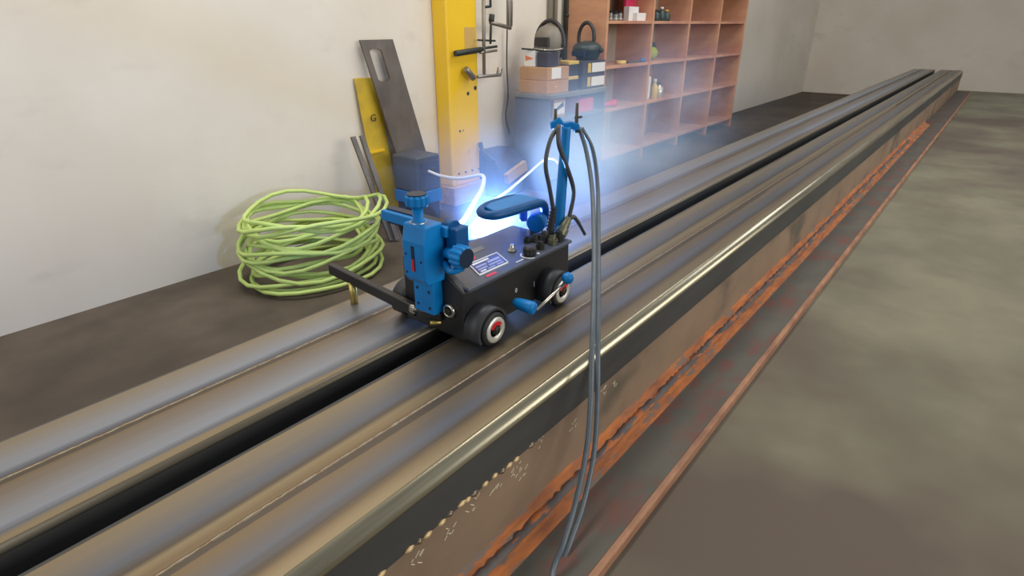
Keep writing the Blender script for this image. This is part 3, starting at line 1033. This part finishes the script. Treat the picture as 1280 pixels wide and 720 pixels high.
# under the bench
a_, b_ = pxbox(692, 707, BYF + .02, 121, SH, .16)
b_ = (b_[0], b_[1], min(b_[2], bz - .04))
mg = thing('parts_carton', 'small carton with a pale printed front under the bench top', 'carton', ((a_[0] + b_[0]) / 2, a_[1] + .08, SH))
B(a_, b_).build('carton', 'cardboard', mg, .003)
B((a_[0] + .01, a_[1] - .002, a_[2] + .02), (b_[0] - .01, a_[1] + .002, b_[2] - .02)).build('printed_front', 'paper', mg)
MB().prism([(a_[0] + .02, a_[1] - .003, a_[2] + .04), (b_[0] - .02, a_[1] - .003, a_[2] + .07), (b_[0] - .03, a_[1] - .003, a_[2] + .10), (a_[0] + .03, a_[1] - .003, a_[2] + .06)], (0, .002, 0)).build('print_patch', 'helmet_black', mg)
a_, b_ = pxbox(724, 742, BYF + .02, 124, SH, .14)
b_ = (b_[0], b_[1], min(b_[2], bz - .05))
tag(B(a_, b_).build('pink_box', 'pink_board', None, .004), 'pink box on the shelf under the bench top', 'box')

# cardboard boxes on bench
a_, b_ = pxbox(684, 708, BYF + .04, 100, bz, .24)
bb = None
zz = bz
for i, (lab) in enumerate(('brown cardboard box on the bench, lower of two', 'brown cardboard box with a white label, upper of two on the bench')):
    h = .085
    t = thing('cardboard_box', lab, 'box', ((a_[0] + b_[0]) / 2, a_[1] + .1, zz), 'cardboard boxes on the bench')
    B((a_[0] + .004 * i, a_[1], zz), (b_[0] + .03, a_[1] + .24, zz + h - .001)).build('carton', 'cardboard', t, .004)
    B((a_[0] + .004 * i + .1, a_[1] - .0015, zz + h * .48), (a_[0] + .12, a_[1] + .001, zz + h * .52)).build('tape_end', 'paper', t)
    if i == 1:
        B((a_[0] + .05, a_[1] - .002, zz + .01), (a_[0] + .16, a_[1] + .001, zz + h - .005)).build('paper_label', 'paper', t)
    zz += h
boxtop = zz
# white box with orange print and dark box
wy = BYF + .07
wx0 = a_[0] + .02
wb = thing('white_box', 'small white box with an orange arrow print standing on the cardboard boxes', 'box', (wx0 + .03, wy + .14, boxtop))
B((wx0, wy + .09, boxtop), (wx0 + .055, wy + .18, boxtop + .105)).build('carton', 'paper', wb, .003)
MB().prism([(wx0 - .001, wy + .17, boxtop + .035), (wx0 - .001, wy + .17, boxtop + .07), (wx0 - .001, wy + .10, boxtop + .052)], (.002, 0, 0)).build('arrow_print', 'orange_print', wb)
tag(B((wx0, wy - .02, boxtop), (wx0 + .12, wy + .075, boxtop + .095)).build('dark_case', 'dark_box', None, .008), 'dark plastic case standing on the cardboard boxes', 'case')
# pliers and clamps lying on top
q = Vector((wx0 + .02, wy + .02, boxtop + .100))
tl = thing('locking_pliers', 'steel locking pliers lying on top of the dark case', 'pliers', q)
MB().tube([q + Vector((-.05, .16, .012)), q + Vector((-.02, .10, .008)), q, q + Vector((.05, -.05, .0))], .006, 8, 4).build('handle', 'clamp_dark', tl)
MB().tube([q + Vector((.0, .10, .012)), q + Vector((.02, .04, .006)), q + Vector((.06, -.02, .004)), q + Vector((.12, -.06, .012))], .007, 8, 4).build('handle', 'clamp_steel', tl)
MB().lathe(q + Vector((.02, .02, -.006)), (0, 0, 1), [(0, .014), (.016, .012)], 10).build('pivot', 'chrome', tl)


def helmet(c, w, h, d, shell, label, upright=True):
    """welding helmet facing -X: curved shell, visor, pivot knobs and a headgear arch"""
    cx, cy, cz = c
    t = thing('welding_helmet', label, 'welding helmet', c, 'welding helmets on the bench')
    nu, nv = 16, 9
    vs, fs = [], []
    for j in range(nv + 1):
        v_ = j / nv
        z = cz + h * v_
        wv = w / 2 * (0.74 + .26 * min(1, v_ * 2)) * (1 if v_ < .6 else math.sqrt(max(.02, 1 - ((v_ - .6) / .41) ** 2)))
        dv = d * (.6 + .4 * min(1, v_ * 2)) * (1 if v_ < .6 else math.sqrt(max(.02, 1 - ((v_ - .6) / .41) ** 2)))
        for i in range(nu + 1):
            a = math.pi * (i / nu)
            vs.append((cx - math.sin(a) * dv, cy - math.cos(a) * wv, z))
    for j in range(nv):
        for i in range(nu):
            k = j * (nu + 1) + i
            fs.append((k, k + 1, k + nu + 2, k + nu + 1))
    o = MB().add(vs, fs, True).build('shell', shell, t)
    so = o.modifiers.new('solid', 'SOLIDIFY')
    so.thickness = .008
    if upright:
        pts = [(cx - .01, cy + math.cos(math.radians(a)) * w * .54, cz + h * .50 + math.sin(math.radians(a)) * h * .56) for a in range(-30, 211, 15)]
        B((cx - d * 1.02, cy - w * .26, cz + h * .46), (cx - d * .80, cy + w * .26, cz + h * .68)).build('visor', 'helmet_black', o, .006)
    else:
        pts = [(cx + .01, cy + math.cos(math.radians(a)) * w * .30 + .03, cz + h * 1.15 + math.sin(math.radians(a)) * w * .46) for a in range(-50, 231, 15)]
        B((cx - d * 1.02, cy - w * .26, cz + h * .2), (cx - d * .80, cy + w * .26, cz + h * .5)).build('visor', 'knob_face', o, .006)
    MB().tube(pts, .014, 8, 3).build('headgear_band', 'helmet_black', t)
    MB().lathe((cx - .01, cy - w * .5, cz + h * .5), (0, -1, 0), [(0, .018), (.015, .015)], 12).build('pivot_knob', 'helmet_black', t)
    return t


helmet((a_[0] + .20, wy + .09, boxtop), .22, .27, .11, 'helmet_grey', 'grey welding helmet with black headband arch on the cardboard boxes')

# labelled parts boxes right of the cartons and the second helmet above them
a_, b_ = pxbox(735, 757, BYF + .03, 76, bz, .2)
px0, px1_ = a_[0], b_[0]
hh_ = (b_[2] - bz) / 2
for r in range(2):
    t = thing('parts_box', ('black parts box with white and yellow labels, lower of two on the bench', 'black parts box with white and yellow labels, directly under the black helmet')[r], 'box', ((px0 + px1_) / 2, BYF + .1, bz + r * hh_), 'labelled parts boxes')
    z0_, z1_ = bz + r * hh_, bz + (r + 1) * hh_ - .002
    B((px0 - .06, BYF + .03, z0_), (px1_, BYF + .21, z1_)).build('case', 'dark_box', t, .004)
    B((px0 + .06, BYF + .028, z0_ + .015), (px1_ - .008, BYF + .032, z1_ - .015)).build('white_label', 'paper', t)
    B((px0 + .005, BYF + .028, z0_ + .015), (px0 + .045, BYF + .032, z1_ - .015)).build('yellow_label', 'bottle_yellow', t)
a2, b2 = pxbox(711, 725, BYF + .03, 80, bz, .2)
for r in range(2):
    t = thing('screw_box', ('dark screw box with an ochre lid, lower of two beside the cardboard boxes', 'dark screw box with an ochre lid, upper of two beside the cardboard boxes')[r], 'box', ((a2[0] + b2[0]) / 2, BYF + .1, bz + r * .10), 'screw boxes')
    B((a2[0] + .02, BYF + .04, bz + r * .10), (b2[0], BYF + .2, bz + r * .10 + .075)).build('case', 'helmet_black', t, .004)
    B((a2[0] + .018, BYF + .038, bz + r * .10 + .075), (b2[0] + .002, BYF + .2, bz + r * .10 + .098)).build('lid', 'bottle_yellow', t, .004)
helmet(((px0 + px1_) / 2 + .02, BYF + .12, bz + 2 * hh_), .22, .13, .14, 'helmet_green', 'black welding helmet resting on the labelled parts boxes', False)

# vertical conduit pipes on the wall behind the bench
for (px, r, lab) in ((690, .018, 'thick grey conduit pipe running up the wall behind the helmets'), (696, .018, 'middle grey conduit pipe running up the wall behind the helmets'), (708, .012, 'thin dark conduit pipe with a side valve on the wall')):
    q = ony(2.74, px, 20)
    t = thing('conduit_pipe', lab, 'pipe', (q.x, 2.74, .4), 'conduit pipes on the wall')
    MB().cyl((q.x, 2.755, .3), (q.x, 2.755, 3.2), r, seg=12).build('pipe', 'pipe_grey' if px < 700 else 'clamp_dark', t)
    B((q.x - r - .01, 2.755, 1.6), (q.x + r + .01, WY, 1.63)).build('pipe_strap', 'clamp_dark', t)
    B((q.x - r - .01, 2.755, .40), (q.x + r + .01, WY, .43)).build('pipe_strap', 'clamp_dark', t)
    if px > 700:
        q2 = ony(2.72, 711, 19)
        MB().cyl((q.x, 2.75, q2.z), (q.x + .10, 2.72, q2.z), .012).build('valve', 'clamp_dark', t)

# ------------------------------------------------------------------ shelving
SYF, SYB = 2.40, 2.74
s0 = ony(SYF, 759, 40).x
sd = ony(SYF, 814, 60).x
sp = sd - s0
NB = 4
shelves_z = [ony(SYF, 790, 186).z, ony(SYF, 790, 131).z, ony(SYF, 790, 80).z, ony(SYF, 790, 26).z, 1.45]
shelves_z[0] = max(.03, shelves_z[0])
su = thing('shelving_unit', 'orange-brown wooden shelving unit full of workshop oddments along the wall', 'shelving', (s0 + sp, 2.57, 0))
for i in range(NB + 1):
    xx = s0 + sp * i
    B((xx - .015, SYF, 0), (xx + .015, SYB, 1.75)).build('upright', 'shelf_wood', su, .003)
for i in range(NB):
    for z in shelves_z:
        B((s0 + sp * i + .015, SYF + .004, z - .022), (s0 + sp * (i + 1) - .015, SYB - .01, z)).build('shelf_board', 'shelf_wood', su, .002)
    B((s0 + sp * i + .015, SYB - .01, .02), (s0 + sp * (i + 1) - .015, SYB - .004, 1.74)).build('back_panel', 'shelf_back', su)
z3, z2, z1 = shelves_z[3], shelves_z[2], shelves_z[1]
# top shelf
q0, q1 = ony(2.56, 783, 0), ony(2.56, 811, 0)
tag(B((q0.x, 2.56, z3), (min(q1.x, sd - .02), 2.585, z3 + .34)).build('pink_board', 'pink_board', None, .003), 'bright pink-red board standing on the top shelf', 'board')
q0, q1 = ony(2.50, 787, 8), ony(2.50, 799, 8)
tag(B((q0.x, 2.50, z3), (q1.x, 2.55, q0.z)).build('white_carton', 'paper', None, .003), 'white carton on the top shelf before the pink board', 'carton')
q0, q1 = ony(2.46, 797, 16), ony(2.46, 808, 16)
tag(B((q0.x, 2.46, z3), (q1.x, 2.54, q0.z)).build('white_carton', 'paper', None, .003), 'low white carton beside the steel fittings on the top shelf', 'carton')
x = s0 + .02
labs = ['steel pipe fitting on the top shelf next to the bare upright', 'steel pipe fitting on the top shelf, second from the bare upright', 'steel pipe fitting on the top shelf, third from the bare upright', 'steel pipe fitting on the top shelf, fourth from the bare upright']
for i in range(4):
    r = (.030, .026, .034, .028)[i]
    x += r + .012
    t = thing('pipe_fitting', labs[i], 'fitting', (x, SYF + .06, z3), 'steel fittings on the top shelf')
    MB().lathe((x, SYF + .06, z3), (0, 0, 1), [(0, r), (.018, r), (.019, r * .75), (.045 + .008 * (i % 2), r * .75)], 14).build('collar', 'steel_bits', t)
    MB().lathe((x, SYF + .06, z3 + .045), (0, 0, 1), [(0, r * .55), (.022, r * .55), (.024, r * .35)], 6, False).build('hex_end', 'hub_dark', t)
    x += r
# second bay, top
bx = sd + .015


def bottle(x, y, z, r, h, m1, m2, label, group):
    t = thing('bottle', label, 'bottle', (x, y, z), group)
    MB().lathe((x, y, z), (0, 0, 1), [(0, r * .9), (.004, r), (h * .62, r), (h * .76, r * .42), (h * .84, r * .40)], 14).build('flask', m1, t)
    MB().lathe((x, y, z + h * .84), (0, 0, 1), [(0, r * .48), (h * .15, r * .48), (h * .16, r * .4)], 12).build('cap', m2, t)


for i, (m1, m2, lb) in enumerate((('bottle_dark', 'steel_bits', 'dark green bottle on the top shelf, nearest the divider'), ('bottle_dark', 'helmet_black', 'dark green bottle with a black cap on the top shelf, second from the divider'),
                                  ('bottle_dark', 'paper', 'dark green bottle with a white cap on the top shelf'), ('bottle_dark', 'bottle_yellow', 'dark green bottle with a yellow cap on the top shelf'))):
    bottle(bx + .06 + i * .10, SYF + .07, z3, .036, (.12, .09, .11, .09)[i], m1, m2, lb, 'bottles on the top shelf')
# middle shelf
q = ony(SYF + .05, 777, 78)
tg = thing('tape_roll', 'small yellow tape roll on the middle shelf', 'tape', (q.x, SYF + .06, z2))
MB().lathe((q.x, SYF + .06, z2), (0, 0, 1), [(0, .045), (.028, .045), (.028, .026), (.004, .026)], 20).build('roll', 'bottle_yellow', tg)
MB().lathe((q.x, SYF + .06, z2 + .001), (0, 0, 1), [(0, .026), (.026, .026), (.027, .020)], 20).build('core', 'cardboard', tg)
q = ony(SYF + .05, 794, 78)
tr = thing('hand_file', 'long dark hand file lying on the middle shelf', 'file', (q.x, SYF + .06, z2))
MB().bar((q.x - .12, SYF + .06, z2 + .008), (q.x + .10, SYF + .05, z2 + .008), .03, .014).build('blade', 'bar_steel', tr, .002)
MB().lathe((q.x + .10, SYF + .05, z2 + .015), (1, -.05, 0), [(0, .010), (.02, .015), (.08, .014), (.10, .006)], 12).build('handle', 'box_blue', tr)
gb_ = thing('grease_pouch', 'lime green pouch with a black top lying on the middle shelf', 'pouch', (bx + .2, SYF + .12, z2))
MB().lathe((bx + .03, SYF + .12, z2 + .060), (1, 0, 0), [(0, .03), (.03, .058), (.10, .060), (.22, .056), (.28, .03)], 16).build('pouch', 'green_bag', gb_)
MB().tube([(bx + .06, SYF + .10, z2 + .115), (bx + .14, SYF + .09, z2 + .15), (bx + .26, SYF + .10, z2 + .12)], .014, 8, 5).build('strap', 'bottle_dark', gb_)
tag(B((bx + .06, SYB - .05, z2), (bx + .32, SYB - .014, z2 + .24)).build('paper_pad', 'paper', None, .002), 'white paper pad standing at the back of the middle shelf', 'paper')
# lower shelf, second bay
tag(B((bx + .02, SYF + .05, z1), (bx + .16, SYF + .18, z1 + .20)).build('white_canister', 'paper', None, .02), 'white square canister on the lower shelf', 'canister')
bottle(bx + .24, SYF + .06, z1, .035, .17, 'bottle_yellow', 'paper', 'yellow bottle with a white cap on the lower shelf', 'bottles on the lower shelf')
bottle(bx + .34, SYF + .06, z1, .04, .14, 'rim_silver', 'helmet_black', 'silver bottle with a black cap on the lower shelf', 'bottles on the lower shelf')
t = thing('hand_torch', 'red hand lamp lying on the lower shelf', 'lamp', (s0 + .2, SYF + .06, z1))
MB().lathe((s0 + .10, SYF + .06, z1 + .03), (1, 0, 0), [(0, .018), (.12, .018), (.15, .03), (.19, .03)], 14).build('barrel', 'pink_board', t)
MB().lathe((s0 + .29, SYF + .06, z1 + .03), (1, 0, 0), [(0, .028), (.004, .026)], 14).build('lens', 'rim_silver', t)

# ------------------------------------------------------------------ welding smoke
path = [ARC + Vector((-.12, .0, .0)), Vector((1.09, .81, .738)), Vector((1.34, .86, .77)), Vector((1.75, .95, .76)), Vector((2.3, 1.05, .76)), Vector((2.9, 1.15, .74))]
sm = MB().tube(path, .2, 20, 6, lambda t: .24 + .26 * t)
smoke = sm.build('welding_smoke', 'paper', None, origin=ARC)
smoke['kind'] = 'stuff'
tag(smoke, 'blue-lit welding smoke drifting from the arc toward the shelves', 'smoke')
sm_m = bpy.data.materials.new('smoke')
sm_m.use_nodes = True
nt = sm_m.node_tree
for nd in list(nt.nodes):
    nt.nodes.remove(nd)
out = nt.nodes.new('ShaderNodeOutputMaterial')
vol = nt.nodes.new('ShaderNodeVolumeScatter')
vol.inputs['Color'].default_value = (.42, .62, 1.0, 1)
vol.inputs['Anisotropy'].default_value = 0.1
nt.links.new(vol.outputs[0], out.inputs['Volume'])
tc = nt.nodes.new('ShaderNodeTexCoord')


def mth(op, a, b=None):
    n_ = nt.nodes.new('ShaderNodeMath')
    n_.operation = op
    for i_, v_ in enumerate((a, b)):
        if v_ is None:
            continue
        if isinstance(v_, (int, float)):
            n_.inputs[i_].default_value = v_
        else:
            nt.links.new(v_, n_.inputs[i_])
    return n_.outputs[0]


def gauss(c, r, amp):
    c = Vector(c) - ARC
    sb = nt.nodes.new('ShaderNodeVectorMath')
    sb.operation = 'SUBTRACT'
    nt.links.new(tc.outputs['Object'], sb.inputs[0])
    sb.inputs[1].default_value = c
    dv = nt.nodes.new('ShaderNodeVectorMath')
    dv.operation = 'DIVIDE'
    nt.links.new(sb.outputs[0], dv.inputs[0])
    dv.inputs[1].default_value = r
    dt = nt.nodes.new('ShaderNodeVectorMath')
    dt.operation = 'DOT_PRODUCT'
    nt.links.new(dv.outputs[0], dt.inputs[0])
    nt.links.new(dv.outputs[0], dt.inputs[1])
    e = mth('MULTIPLY', dt.outputs['Value'], -1.0)
    e = mth('EXPONENT', e)
    return mth('MULTIPLY', e, amp)


dsum = mth('ADD', gauss(ARC + Vector((.03, .0, .06)), (.09, .07, .06), 6.0), gauss((1.16, .83, .745), (.18, .11, .10), 3.0))
dsum = mth('ADD', dsum, gauss((1.50, .92, .765), (.36, .15, .16), 2.2))
dsum = mth('ADD', dsum, gauss((2.25, 1.05, .77), (.55, .19, .19), .95))
nz = nt.nodes.new('ShaderNodeTexNoise')
nz.inputs['Scale'].default_value = 3.6
nz.inputs['Detail'].default_value = 5.0
nz.inputs['Distortion'].default_value = .6
nt.links.new(tc.outputs['Object'], nz.inputs['Vector'])
mr = nt.nodes.new('ShaderNodeMapRange')
mr.inputs[1].default_value = .43
mr.inputs[2].default_value = .62
mr.inputs[3].default_value = .05
mr.inputs[4].default_value = 2.2
nt.links.new(nz.outputs['Fac'], mr.inputs[0])
dens = mth('MULTIPLY', dsum, mr.outputs[0])
nt.links.new(dens, vol.inputs['Density'])
smoke.data.materials.clear()
smoke.data.materials.append(sm_m)
sm_m.cycles.volume_step_rate = 0.35 if hasattr(sm_m, 'cycles') and hasattr(sm_m.cycles, 'volume_step_rate') else 1.0
